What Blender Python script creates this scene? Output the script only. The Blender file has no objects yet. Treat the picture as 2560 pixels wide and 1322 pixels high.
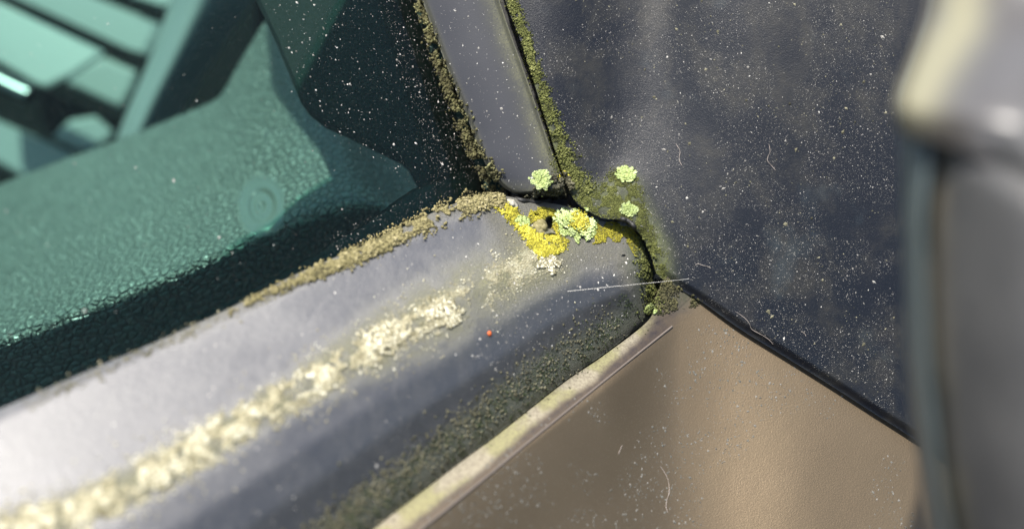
import bpy, math, numpy as np
from mathutils import Vector, Matrix, Euler
from mathutils.bvhtree import BVHTree

# ------------------------------------------------------------ camera, world, sun
sc = bpy.context.scene
col = sc.collection
LENS = 35.0
PITCH = 35.0                       # degrees the camera looks down
CM = 0.01
D0 = 14.0                          # focus distance in cm
cam_d = bpy.data.cameras.new("camera")
cam = bpy.data.objects.new("camera", cam_d); col.objects.link(cam)
cam.location = (0, 0, 1.10)
cam.rotation_euler = Euler((math.radians(90 - PITCH), 0, 0))
cam_d.lens = LENS; cam_d.sensor_width = 36.0
cam_d.clip_start = 0.005; cam_d.clip_end = 200.0
cam_d.dof.use_dof = True
cam_d.dof.focus_distance = D0 * CM
cam_d.dof.aperture_fstop = 11.5
sc.camera = cam
RC = np.array(cam.rotation_euler.to_matrix()); CC = np.array(cam.location)

SUN_CAM = np.array((-0.22, 0.74, 0.57)); SUN_CAM /= np.linalg.norm(SUN_CAM)   # towards the sun, seen from the camera
SUN_W = RC @ SUN_CAM
elev = math.asin(SUN_W[2]); azim = math.atan2(SUN_W[0], SUN_W[1])
world = bpy.data.worlds.new("World"); sc.world = world; world.use_nodes = True
wn = world.node_tree
sky = wn.nodes.new("ShaderNodeTexSky"); sky.sky_type = 'NISHITA'; sky.sun_disc = False
sky.sun_elevation = elev; sky.sun_rotation = azim; sky.air_density = 1.2; sky.dust_density = 2.5
bg = wn.nodes["Background"]; bg.inputs[1].default_value = 0.095
wn.links.new(sky.outputs[0], bg.inputs[0])
sun_d = bpy.data.lights.new("sun", 'SUN'); sun_d.energy = 4.8; sun_d.angle = math.radians(1.5); sun_d.color = (1, 0.95, 0.87)
sun = bpy.data.objects.new("sun", sun_d); col.objects.link(sun)
sun.rotation_euler = Vector(SUN_W).to_track_quat('Z', 'Y').to_euler(); sun.location = (0, 0, 3)
sc.view_settings.view_transform = 'Standard'; sc.view_settings.look = 'None'
sc.view_settings.exposure = 1.15; sc.view_settings.gamma = 1.0

# ------------------------------------------------------------ helpers
rng = np.random.default_rng(7)
K = 36.0 / LENS / 2560.0

def W(px, py, d):
    """point (metres) on the line of sight of photo position px,py at distance d cm along the camera axis"""
    px = np.asarray(px, float); py = np.asarray(py, float); d = np.asarray(d, float) * CM
    px, py, d = np.broadcast_arrays(px, py, d)
    c = np.stack(((px - 1280) * K * d, -(py - 661) * K * d, -d), -1)
    return c @ RC.T + CC

def PX(p):
    c = (np.asarray(p) - CC) @ RC
    return c[..., 0] / -c[..., 2] / K + 1280, -c[..., 1] / -c[..., 2] / K + 661, -c[..., 2] / CM

def h2(ix, iy, seed):
    n = (ix.astype(np.int64) * 374761393 + iy.astype(np.int64) * 668265263 + seed * 1442695041) & 0xffffffff
    n = ((n ^ (n >> 13)) * 1274126177) & 0xffffffff
    n = (n ^ (n >> 16)) & 0xffffffff
    return n / 4294967295.0

def vnoise(x, y, seed=0):
    x = np.asarray(x, float); y = np.asarray(y, float)
    ix = np.floor(x); iy = np.floor(y); fx = x - ix; fy = y - iy
    fx = fx * fx * (3 - 2 * fx); fy = fy * fy * (3 - 2 * fy)
    a = h2(ix, iy, seed); b = h2(ix + 1, iy, seed); c = h2(ix, iy + 1, seed); d = h2(ix + 1, iy + 1, seed)
    return (a + (b - a) * fx) * (1 - fy) + (c + (d - c) * fx) * fy

def fbm(x, y, s, oct=4, seed=0):
    r = 0; a = 1; t = 0
    x = np.asarray(x, float) / s; y = np.asarray(y, float) / s
    for i in range(oct):
        r = r + a * vnoise(x, y, seed + i * 17); t += a; a *= .5; x = x * 2.03; y = y * 2.03
    return r / t

def sm(a, b, x):
    t = np.clip((np.asarray(x, float) - a) / (b - a), 0, 1); return t * t * (3 - 2 * t)

def spline(pts, n):
    """smooth curve through paired key points, uniform in key index"""
    P = np.array(pts, float); m = len(P); t = np.linspace(0, m - 1, n)
    i = np.minimum(t.astype(int), m - 2); f = (t - i)[:, None]
    p1 = P[i]; p2 = P[i + 1]
    p0 = P[np.maximum(i - 1, 0)]; p3 = P[np.minimum(i + 2, m - 1)]
    p0 = np.where((i == 0)[:, None], 2 * p1 - p2, p0); p3 = np.where((i == m - 2)[:, None], 2 * p2 - p1, p3)
    return .5 * ((2 * p1) + (-p0 + p2) * f + (2 * p0 - 5 * p1 + 4 * p2 - p3) * f ** 2 + (-p0 + 3 * p1 - 3 * p2 + p3) * f ** 3)

def polydist(px, py, pts):
    """distance to a polyline and position (0..1) along it"""
    P = np.array(pts, float); best = np.full(np.shape(px), 1e9); bt = np.zeros(np.shape(px))
    L = np.r_[0, np.cumsum(np.linalg.norm(np.diff(P, axis=0), axis=1))]
    for k in range(len(P) - 1):
        a, b = P[k], P[k + 1]; ab = b - a; l2 = ab @ ab
        t = np.clip(((px - a[0]) * ab[0] + (py - a[1]) * ab[1]) / l2, 0, 1)
        d = np.hypot(px - a[0] - t * ab[0], py - a[1] - t * ab[1])
        m = d < best; best = np.where(m, d, best); bt = np.where(m, (L[k] + t * (L[k + 1] - L[k])) / L[-1], bt)
    return best, bt

def inpoly(px, py, poly):
    px = np.asarray(px, float); py = np.asarray(py, float); r = np.zeros(px.shape, bool); n = len(poly)
    for i in range(n):
        x1, y1 = poly[i]; x2, y2 = poly[(i + 1) % n]
        c = ((y1 > py) != (y2 > py)) & (px < (x2 - x1) * (py - y1) / (y2 - y1 + 1e-12) + x1)
        r ^= c
    return r

def mesh_obj(name, V, F, mat=None, parent=None, smooth=True, attrs=None):
    V = np.asarray(V, np.float64); F = np.asarray(F, np.int32)
    me = bpy.data.meshes.new(name)
    k = F.shape[1]
    me.vertices.add(len(V)); me.loops.add(F.size); me.polygons.add(len(F))
    piv = V.mean(0)
    me.vertices.foreach_set("co", (V - piv).astype(np.float32).ravel())
    me.loops.foreach_set("vertex_index", F.ravel())
    me.polygons.foreach_set("loop_start", np.arange(0, F.size, k, dtype=np.int32))
    me.polygons.foreach_set("loop_total", np.full(len(F), k, dtype=np.int32))
    me.polygons.foreach_set("use_smooth", np.full(len(F), smooth))
    me.update(calc_edges=True)
    for an, av in (attrs or {}).items():
        a = me.attributes.new(an, 'FLOAT', 'POINT'); a.data.foreach_set("value", np.asarray(av, np.float32))
    if mat: me.materials.append(mat)
    o = bpy.data.objects.new(name, me); col.objects.link(o)
    o.location = piv
    if parent:
        o.parent = parent
        o.location = Vector(piv) - world_loc(parent)
    return o

def world_loc(o):
    v = Vector(o.location)
    while o.parent: o = o.parent; v += Vector(o.location)
    return v

BV = []           # world-space triangle soups that growth and dust can sit on
def solid_grid(name, X, Y, D, thick, mat, parent, attrs=None, collide=True):
    """a sheet given on a grid with closed rim walls and a back: a real slab of thickness `thick` cm"""
    n, m = X.shape
    # a small rounded rim: two rim rings that step back, then the back sheet
    T = W(X, Y, D).reshape(-1, 3)
    ids = np.arange(n * m).reshape(n, m)
    F = [np.stack((ids[:-1, :-1], ids[1:, :-1], ids[1:, 1:], ids[:-1, 1:]), -1).reshape(-1, 4)]
    view = T - CC; view /= np.linalg.norm(view, axis=1)[:, None]
    ring = np.r_[ids[0, :-1], ids[:-1, -1], ids[-1, :0:-1], ids[:0:-1, 0]]
    cx = T[ring].mean(0)
    rings = [ring]; V = [T]; base = n * m
    for dd, off in ((.25, .02), (1, .03)):
        p = T[ring] + view[ring] * dd * thick * CM
        V.append(p); rings.append(np.arange(base, base + len(ring))); base += len(ring)
    for a, b in zip(rings[:-1], rings[1:]):
        F.append(np.stack((a, np.roll(a, -1), np.roll(b, -1), b), -1)[:, ::-1] * 1)
    # back sheet: the front one set back by the thickness
    V.append(T + view * thick * CM * 1.02)
    F.append(np.stack((ids[:-1, :-1], ids[:-1, 1:], ids[1:, 1:], ids[1:, :-1]), -1).reshape(-1, 4) + base)
    r = rings[-1]; rb = ring + base
    F.append(np.stack((r, np.roll(r, -1), np.roll(rb, -1), rb), -1)[:, ::-1])
    V = np.concatenate(V); q = np.concatenate(F)
    tri = np.concatenate((q[:, [0, 1, 2]], q[:, [0, 2, 3]]))
    at = {k: np.r_[v.ravel(), np.full(len(V) - n * m, 0.0)] for k, v in (attrs or {}).items()}
    for k, v in (attrs or {}).items():
        for rr in (1, 2):
            at[k][rings[rr]] = v.ravel()[ring]
    # front sheet as quads for clean shading
    o = mesh_obj(name, V, tri, mat, parent, True, at)
    if collide: BV.append((V, tri))
    return o

def loft(A, B, n, m, vs=None):
    a = spline(A, n); b = spline(B, n); v = np.linspace(0, 1, m) if vs is None else vs
    X = a[:, None, 0] * (1 - v) + b[:, None, 0] * v
    Y = a[:, None, 1] * (1 - v) + b[:, None, 1] * v
    U = np.repeat(np.linspace(0, 1, n)[:, None], m, 1); V = np.repeat(v[None], n, 0)
    return X, Y, U, V

def tag(o, label=None, cat=None, group=None, kind=None):
    if label: o["label"] = label
    if cat: o["category"] = cat
    if group: o["group"] = group
    if kind: o["kind"] = kind
    return o

# ------------------------------------------------------------ node materials
class N:
    def __init__(s, name):
        s.m = bpy.data.materials.new(name); s.m.use_nodes = True; s.t = s.m.node_tree
        s.b = s.t.nodes["Principled BSDF"]; s.out = s.t.nodes["Material Output"]
        s.tc = s.t.nodes.new("ShaderNodeTexCoord")
        s.map = s.t.nodes.new("ShaderNodeVectorMath"); s.map.operation = 'SCALE'; s.map.inputs[3].default_value = 100.0   # cm
        geo = s.t.nodes.new("ShaderNodeNewGeometry")
        s.l(geo.outputs["Position"], s.map.inputs[0]); s.co = s.map.outputs[0]
    def l(s, a, b): s.t.links.new(a, b)
    def n(s, k): return s.t.nodes.new(k)
    def rot(s, r, scale=(1, 1, 1)):
        mp = s.n("ShaderNodeMapping"); mp.inputs[2].default_value = r; mp.inputs[3].default_value = scale
        s.l(s.co, mp.inputs[0]); return mp.outputs[0]
    def noise(s, sc_, det=3, rough=.5, co=None, dist=0):
        x = s.n("ShaderNodeTexNoise"); x.inputs["Scale"].default_value = sc_; x.inputs["Detail"].default_value = det
        x.inputs["Roughness"].default_value = rough; x.inputs["Distortion"].default_value = dist
        s.l(co or s.co, x.inputs["Vector"]); return x.outputs[0]
    def vor(s, sc_, feat='F1', co=None, rnd=1):
        x = s.n("ShaderNodeTexVoronoi"); x.feature = feat; x.inputs["Scale"].default_value = sc_; x.inputs["Randomness"].default_value = rnd
        s.l(co or s.co, x.inputs["Vector"]); return x.outputs["Distance"]
    def mr(s, v, a, b, c=0, d=1):
        x = s.n("ShaderNodeMapRange"); x.interpolation_type = 'SMOOTHSTEP'
        for i, q in ((1, a), (2, b), (3, c), (4, d)): x.inputs[i].default_value = q
        s.l(v, x.inputs[0]); return x.outputs[0]
    def math(s, op, a, b=0):
        x = s.n("ShaderNodeMath"); x.operation = op
        for i, q in enumerate((a, b)):
            if isinstance(q, (int, float)): x.inputs[i].default_value = q
            else: s.l(q, x.inputs[i])
        return x.outputs[0]
    def mix(s, f, a, b):
        x = s.n("ShaderNodeMix"); x.data_type = 'RGBA'
        if isinstance(f, (int, float)): x.inputs[0].default_value = f
        else: s.l(f, x.inputs[0])
        for i, q in ((6, a), (7, b)):
            if isinstance(q, tuple): x.inputs[i].default_value = (*q, 1)
            else: s.l(q, x.inputs[i])
        return x.outputs[2]
    def attr(s, name):
        x = s.n("ShaderNodeAttribute"); x.attribute_name = name; return x.outputs["Fac"]
    def bump(s, h, dist, strength=1, prev=None):
        x = s.n("ShaderNodeBump"); x.inputs["Distance"].default_value = dist; x.inputs["Strength"].default_value = strength
        s.l(h, x.inputs["Height"])
        if prev: s.l(prev, x.inputs["Normal"])
        return x.outputs[0]
    def set(s, base=None, rough=None, normal=None, spec=None, metal=None, **kw):
        for k, v in (("Base Color", base), ("Roughness", rough), ("Normal", normal), ("Specular IOR Level", spec), ("Metallic", metal), *kw.items()):
            if v is None: continue
            i = s.b.inputs[k]
            if isinstance(v, tuple): i.default_value = (*v, 1) if len(v) == 3 else v
            elif isinstance(v, (int, float)): i.default_value = v
            else: s.l(v, i)
        return s.m

def mat_belt():
    s = N("weathered_rubber")
    n1 = s.noise(1.2, 4, .6); n2 = s.noise(14, 3, .6); n3 = s.noise(70, 2, .6)
    base = s.mix(n1, (.017, .018, .023), (.026, .027, .032))
    speck = s.mr(n3, .60, .74)
    wear = s.mr(s.noise(3.2, 6, .72, s.rot((0, 0, 0), (1.6, .7, 1)), .6), .40, .68)
    base = s.mix(s.math('MULTIPLY', wear, .22), base, (.085, .083, .080))
    base = s.mix(s.math('MULTIPLY', speck, .25), base, (.30, .29, .27))
    gr = s.math('MULTIPLY', s.attr("green"), s.mr(s.noise(45, 4, .7), .30, .62, .5, 1))
    yl = s.math('MULTIPLY', s.attr("yellow"), s.mr(s.noise(38, 4, .7), .25, .70, .35, 1))
    cm_ = s.math('MULTIPLY', s.attr("cream"), s.mr(s.noise(30, 5, .75), .3, .55, .3, 1))
    gy = s.math('MULTIPLY', s.attr("grime"), s.mr(s.noise(40, 4, .7), .25, .65, .3, 1))
    base = s.mix(gy, base, (.12, .115, .085))
    base = s.mix(yl, base, (.19, .185, .085))
    base = s.mix(cm_, base, s.mix(s.noise(35, 3, .6), (.30, .28, .16), (.62, .60, .44)))
    base = s.mix(gr, base, (.034, .046, .022))
    anyd = s.math('MINIMUM', s.math('ADD', s.math('ADD', s.math('ADD', gr, cm_), yl), gy), 1)
    rough = s.math('ADD', s.math('ADD', s.mr(n1, .3, .7, .40, .46), s.math('MULTIPLY', wear, .08)), s.math('MULTIPLY', anyd, .35))
    nb = s.bump(n3, .00006, .45); nb = s.bump(n2, .00015, .22, nb)
    hb = s.math('MULTIPLY', s.noise(60, 4, .7), anyd)
    nb = s.bump(hb, .0005, .9, nb)
    return s.set(base, rough, nb, 1.0, **{"Coat Weight": s.math("SUBTRACT", .52, s.math("MULTIPLY", anyd, .5)), "Coat Roughness": .53, "Coat IOR": 1.7})

def mat_pillar():
    s = N("grey_seal_plastic")
    n1 = s.noise(1.5, 3); n3 = s.noise(60, 2, .6)
    base = s.mix(n1, (.028, .030, .037), (.040, .042, .048))
    g = s.math('MULTIPLY', s.attr("grime"), s.mr(s.noise(40, 4, .7), .3, .6, .25, 1))
    base = s.mix(g, base, (.10, .10, .065))
    nb = s.bump(n3, .00006, .25)
    return s.set(base, .5, nb, .15)

def mat_panel():
    s = N("dusty_black_plastic")
    inv = Euler((math.radians(90 - PITCH), 0, 0)).to_matrix().inverted().to_euler()
    st = s.rot(tuple(inv), (1, .09, 1))
    streak = s.noise(1.4, 5, .65, st, .3); fine = s.noise(9, 5, .7, st)
    n3 = s.noise(55, 3, .65); n2 = s.noise(12, 3, .6)
    base = s.mix(s.noise(.8, 3), (.004, .0055, .0095), (.006, .008, .0125))
    d = s.math('MULTIPLY', s.mr(streak, .44, .66), s.mr(fine, .3, .7, .35, 1))
    base = s.mix(s.math('MULTIPLY', d, .36), base, (.045, .042, .032))
    base = s.mix(s.math('MULTIPLY', s.mr(s.noise(1.1, 4, .6, st), .58, .75), .4), base, (.028, .040, .048))
    sp = s.math('MULTIPLY', s.mr(n3, .60, .72), s.mr(s.noise(2.0, 4, .6), .35, .6, .25, 1))
    base = s.mix(s.math('MULTIPLY', sp, .4), base, (.13, .13, .12))
    g = s.math('MULTIPLY', s.attr("green"), s.mr(s.noise(40, 4, .7), .3, .6, .35, 1))
    base = s.mix(g, base, (.075, .085, .035))
    nb = s.bump(n3, .0001, .5); nb = s.bump(n2, .0001, .15, nb)
    return s.set(base, s.math('ADD', s.mr(streak, .3, .7, .36, .46), s.math('MULTIPLY', g, .3)), nb, .30)

def mat_door():
    s = N("brown_metallic_paint")
    n1 = s.noise(1.0, 3); n3 = s.noise(50, 3, .65); n2 = s.noise(9, 4, .65)
    base = s.mix(n1, (.116, .088, .056), (.148, .113, .072))
    sp = s.math('MULTIPLY', s.mr(n3, .56, .72), s.attr("dust"))
    base = s.mix(s.math('MULTIPLY', sp, .6), base, (.20, .165, .12))
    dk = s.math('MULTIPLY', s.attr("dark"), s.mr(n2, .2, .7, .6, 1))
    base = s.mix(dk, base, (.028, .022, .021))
    y = s.math('MULTIPLY', s.attr("yellow"), s.mr(s.noise(28, 5, .75), .36, .60, .45, 1))
    base = s.mix(y, base, s.mix(s.mr(s.noise(2.2, 4), .42, .58), (.21, .188, .135), (.185, .175, .085)))
    g = s.math('MULTIPLY', s.attr("green"), s.mr(s.noise(30, 4, .7), .25, .7, .5, 1))
    base = s.mix(g, base, (.028, .030, .016))
    nb = s.bump(n3, .00006, .6); nb = s.bump(n2, .00006, .12, nb)
    anyd = s.math('MINIMUM', s.math('ADD', y, g), 1)
    return s.set(base, s.math('ADD', .47, s.math('MULTIPLY', anyd, .25)), nb, .4, s.math('SUBTRACT', .72, s.math('MULTIPLY', s.math('MINIMUM', s.math('ADD', anyd, dk), 1), .72)))

def mat_simple(name, c1, c2, rough=.5, ns=20, bump=.0001, bs=.4, spec=.5, metal=0.0):
    s = N(name)
    n = s.noise(ns, 4, .6)
    return s.set(s.mix(n, c1, c2), rough, s.bump(n, bump, bs), spec, metal)

def mat_growth(name, dark, mid, light, rough=.85, ns=60, sss=0):
    s = N(name)
    t = s.attr("tone"); n = s.noise(ns, 3, .6)
    f = s.math('ADD', s.math('MULTIPLY', t, .75), s.math('MULTIPLY', n, .3))
    a = s.mix(s.mr(f, .15, .5), dark, mid); a = s.mix(s.mr(f, .5, .95), a, light)
    s.set(a, rough, s.bump(n, .0002, .6), .25)
    return s.m

def mat_leather():
    s = N("grained_leather")
    v = s.vor(15, 'DISTANCE_TO_EDGE', s.rot((0, 0, 0), (1, 1, 1)))
    dis = s.n("ShaderNodeVectorMath"); dis.operation = 'MULTIPLY_ADD'
    tn = s.n("ShaderNodeTexNoise"); tn.inputs["Scale"].default_value = 7; s.l(s.co, tn.inputs["Vector"])
    s.l(tn.outputs["Color"], dis.inputs[0]); dis.inputs[1].default_value = (.035, .035, .035); s.l(s.co, dis.inputs[2])
    v = s.vor(7.0, 'DISTANCE_TO_EDGE', dis.outputs[0])
    v2 = s.vor(16, 'DISTANCE_TO_EDGE', dis.outputs[0])
    flat = s.attr("flat")
    keep = s.math('SUBTRACT', 1, flat)
    h = s.math('ADD', s.mr(v, 0, .22), s.math('MULTIPLY', s.mr(v2, 0, .3), .35))
    h = s.math('MULTIPLY', h, keep)
    cr = s.math('MULTIPLY', s.mr(v, 0, .10, 1, 0), keep)
    base = s.mix(s.noise(1.3, 3), (.090, .097, .088), (.118, .124, .112))
    cr = s.math('ADD', s.math('MULTIPLY', cr, .75), s.math('MULTIPLY', flat, .46))
    base = s.mix(cr, base, (.022, .024, .024))
    return s.set(base, .33, s.bump(h, .00050, 1), .5)

def mat_cap():
    s = N("pale_silver_plastic")
    n = s.noise(1.3, 4, .6)
    base = s.mix(s.mr(n, .4, .7), (.068, .066, .066), (.042, .035, .030))
    base = s.mix(s.attr("yellow"), base, (.20, .187, .12))
    return s.set(base, .4, s.bump(n, .0005, .3), .6)

def mat_hous():
    s = N("grey_mirror_plastic")
    n = s.noise(1.1, 5, .65)
    base = s.mix(s.mr(n, .35, .7), (.046, .046, .047), (.074, .073, .072))
    base = s.mix(s.math('MULTIPLY', s.attr("stain"), s.mr(s.noise(2.0, 4, .6), .3, .65, .3, 1)), base, (.14, .12, .08))
    return s.set(base, .5, s.bump(s.noise(12, 4, .6), .0003, .4), .4)

def mat_glass():
    s = N("tinted_window_glass")
    t = s.t; t.nodes.remove(s.b)
    tr = s.n("ShaderNodeBsdfTransparent"); gl = s.n("ShaderNodeBsdfGlossy"); mx = s.n("ShaderNodeMixShader"); fr = s.n("ShaderNodeFresnel")
    fr.inputs[0].default_value = 1.2; gl.inputs["Roughness"].default_value = .02
    tr.inputs[0].default_value = (.67, .93, .86, 1)
    dd = s.n("ShaderNodeBsdfDiffuse"); dd.inputs[0].default_value = (.5, .52, .48, 1)
    m2 = s.n("ShaderNodeMixShader")
    dust = s.math('ADD', s.math('MULTIPLY', s.mr(s.noise(30, 5, .7), .5, .8), .03), .002)  # dust patches plus a diffuse film that puts the sky's veil into the pane
    s.l(fr.outputs[0], mx.inputs[0]); s.l(tr.outputs[0], mx.inputs[1]); s.l(gl.outputs[0], mx.inputs[2])
    s.l(dust, m2.inputs[0]); s.l(mx.outputs[0], m2.inputs[1]); s.l(dd.outputs[0], m2.inputs[2])
    s.l(m2.outputs[0], s.out.inputs[0]); return s.m

M = dict(belt=mat_belt(), pillar=mat_pillar(), panel=mat_panel(), door=mat_door(), leather=mat_leather(), glass=mat_glass(),
    trim=mat_simple("dark_trim", (.006, .008, .008), (.011, .013, .013), .6, 25, spec=.15),
    gasket=mat_simple("black_rubber", (.006, .006, .006), (.016, .016, .015), .6, 40),
    slat=mat_simple("pale_vent_plastic", (.115, .125, .123), (.15, .16, .157), .4, 6),
    bar=mat_simple("grey_interior_plastic", (.10, .105, .105), (.14, .145, .145), .45, 6),
    cavity=mat_simple("dark_cavity", (.003, .003, .003), (.005, .006, .006), .8, 6, spec=.05),
    chrome=mat_simple("polished_metal", (.10, .10, .105), (.13, .13, .13), .3, 6, metal=1.0),
    hous=mat_hous(),
    cap=mat_cap(),
    rim=mat_simple("blue_grey_rim", (.07, .095, .10), (.11, .135, .135), .5, 3),
    line=mat_simple("pale_film_edge", (.085, .07, .06), (.12, .10, .085), .45, 20),
    moss=mat_growth("moss", (.018, .020, .007), (.095, .105, .028), (.24, .25, .09)),
    brownmoss=mat_growth("brown_green_moss", (.016, .015, .008), (.085, .080, .035), (.22, .22, .10)),
    greymoss=mat_growth("grey_crust", (.018, .018, .012), (.10, .095, .06), (.26, .245, .17)),
    tancrust=mat_growth("tan_crust", (.04, .036, .018), (.17, .15, .068), (.34, .30, .17)),
    cream=mat_growth("cream_lichen", (.12, .108, .06), (.33, .305, .20), (.78, .76, .62)),
    yellow=mat_growth("yellow_lichen", (.12, .11, .012), (.34, .305, .03), (.56, .51, .09)),
    lime=mat_growth("lime_lichen", (.10, .13, .035), (.30, .37, .13), (.58, .66, .40)),
    white=mat_growth("pale_dust", (.08, .08, .07), (.22, .21, .19), (.60, .58, .54)),
    green=mat_growth("green_algae", (.014, .021, .009), (.04, .055, .022), (.12, .14, .07)),
    stone=mat_growth("grit", (.12, .115, .09), (.26, .25, .21), (.42, .40, .36)),
    orange=mat_simple("orange_shell", (.50, .08, .015), (.62, .13, .03), .4, 60),
    fib=mat_simple("pale_fibre", (.20, .17, .15), (.34, .30, .27), .5, 60),
    silk=mat_simple("spider_silk", (.75, .72, .65), (.85, .82, .75), .35, 60))

# ------------------------------------------------------------ the car
car = bpy.data.objects.new("car", None); col.objects.link(car)
car.location = W(1400, 900, 17).tolist()
car.empty_display_size = .02
tag(car, "brown car at its window corner: grey trim, teal glass, black panel and mirror", "car")

# --- belt trim: long rubber strip that comes towards the camera at the lower left
BU = [(-420, 1195), (-200, 1105), (0, 1022), (200, 936), (400, 850), (570, 772), (730, 690), (850, 638), (960, 592), (1090, 528), (1210, 488), (1320, 500), (1420, 517), (1490, 546), (1555, 552), (1600, 590), (1608, 640)]
BL = [(330, 1795), (490, 1668), (650, 1545), (790, 1432), (930, 1322), (1040, 1236), (1150, 1152), (1240, 1086), (1330, 1015), (1420, 945), (1510, 884), (1570, 838), (1622, 795), (1640, 750), (1640, 712), (1632, 680), (1622, 660)]
RIDGE = [(-60, 1370), (60, 1322), (230, 1262), (400, 1182), (560, 1085), (700, 1002), (850, 915), (960, 852), (1110, 775), (1220, 712), (1320, 655), (1400, 622)]
GREEN = [(700, 1420), (900, 1290), (1060, 1150), (1220, 1040), (1370, 930), (1500, 840), (1590, 765)]
def dU(px, py): return 1.0 / (.0704 + 2.0e-5 * ((px - 1400) * -.86 + (py - 560) * .5))
def belt():
    X, Y, U, V = loft(BU, BL, 560, 220, np.linspace(0, 1, 220))
    a = spline(BU, 560); du = dU(a[:, 0], a[:, 1])[:, None]
    vs = np.array([0, .02, .05, .20, .42, .52, .62, .74, .88, .97, 1]); hs = np.array([-.08, .02, .05, .20, .42, .465, .46, .36, .11, -.05, -.14])
    from_v = np.linspace(0, 1, 801)
    hh = np.interp(from_v, vs, hs); k = np.hanning(61); k /= k.sum()
    hh = np.convolve(np.pad(hh, 30, mode='reflect', reflect_type='odd'), k, 'valid')
    h = np.interp(V, from_v, hh)
    endr = sm(1650, 1540, X + .25 * (Y - 700))
    h = h * (.45 + .55 * sm(-.02, 1, sm(1.0, .80, U))) - .22 * sm(.90, 1.0, U)
    D = du - h
    for hx, hy, ha, hb, hd in ((1374, 560, 12, 19, .30), (1342, 538, 7, 5, .10), (1378, 590, 16, 7, .08), (1560, 640, 5, 4, .05)):
        rr = np.hypot((X - hx) / ha, (Y - hy) / hb) + .5 * (fbm(X, Y, 14, 2, 3) - .5)
        D = D + hd * sm(1.15, .55, rr)
    rd, rt = polydist(X, Y, RIDGE)
    D -= .03 * np.exp(-(rd / 45) ** 2) * (.4 + fbm(X, Y, 40, 3, 5))
    cream = np.exp(-(rd / 27) ** 2) * sm(.43, .52, fbm(X, Y, 30, 5, 91) - .05 * sm(1080, 1300, X)) * sm(1420, 1380, X)
    side = (X - 1100) * .5 + (Y - 775) * .86
    w = .5 + .8 * rt
    yellow = np.exp(-(np.clip(rd - 12, 0, None) / (30 + 32 * sm(.5, .8, rt))) ** 2) * (.45 + .55 * sm(.35, .6, fbm(X, Y, 50, 4, 9)))
    yellow *= sm(1500, 1380, X)
    nn = (fbm(X, Y, 45, 4, 21) - .5)
    gd, gt = polydist(X, Y, BL)
    gw = 78 + 70 * nn - 30 * sm(1350, 1600, X)
    green = sm(gw + 28, gw - 16, gd) * sm(-.1, .2, 1)
    # dirty area round the corner lichens
    cpoly = [(1215, 470), (1420, 500), (1600, 560), (1660, 700), (1600, 720), (1540, 640), (1450, 650), (1340, 690), (1270, 600)]
    cd, ct = polydist(X, Y, cpoly + cpoly[:1])
    ins = inpoly(X, Y, cpoly)
    grime = np.clip(np.where(ins, 1, np.exp(-(cd / 30) ** 2)) * (.35 + 1.1 * fbm(X, Y, 35, 4, 33)), 0, 1)
    ud, ut = polydist(X, Y, BU)
    grime = np.maximum(grime, np.exp(-(ud / 26) ** 2) * sm(0, 1, fbm(X, Y, 30, 4, 40) * 1.6) * sm(200, 800, X))
    return solid_grid("belt_trim", X, Y, D, .5, M["belt"], car, dict(yellow=yellow, green=green, grime=grime, cream=cream))
belt_o = belt()
belt_o["label"] = "grey weathered rubber strip with a worn lichen ridge"

# --- upright seal strip
PL = [(620, -1000), (880, -500), (1000, -160), (1055, 0), (1088, 90), (1118, 170), (1150, 250), (1182, 330), (1208, 400), (1236, 446), (1278, 480), (1330, 492)]  # topmost points lie out of view, added to lengthen the shade inside
PR = [(830, -1000), (1080, -500), (1195, -160), (1248, 0), (1275, 80), (1304, 160), (1330, 235), (1354, 305), (1378, 375), (1398, 425), (1404, 465), (1392, 486)]
def pillar():
    X, Y, U, V = loft(PL, PR, 200, 60)
    D = 14.15 + .5 * np.clip(Y - 480, -640, 0) * -.0011 - .10 * np.sin(np.pi * V) ** .8 - .10 * V
    D = D + .20 * sm(.92, 1, U) + .08 * sm(.07, 0, V) + .08 * sm(.93, 1, V)
    rd, _ = polydist(X, Y, PR); ld, _ = polydist(X, Y, PL)
    g = np.clip(np.exp(-(rd / 34) ** 2) * (.3 + 1.3 * fbm(X, Y, 30, 4, 8)), 0, 1)
    g = np.maximum(g, np.exp(-(ld / 12) ** 2) * .7)
    g = np.maximum(g, sm(440, 490, Y) * .6)
    return solid_grid("window_seal", X, Y, D, .4, M["pillar"], car, dict(grime=g))
pillar()

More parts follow.
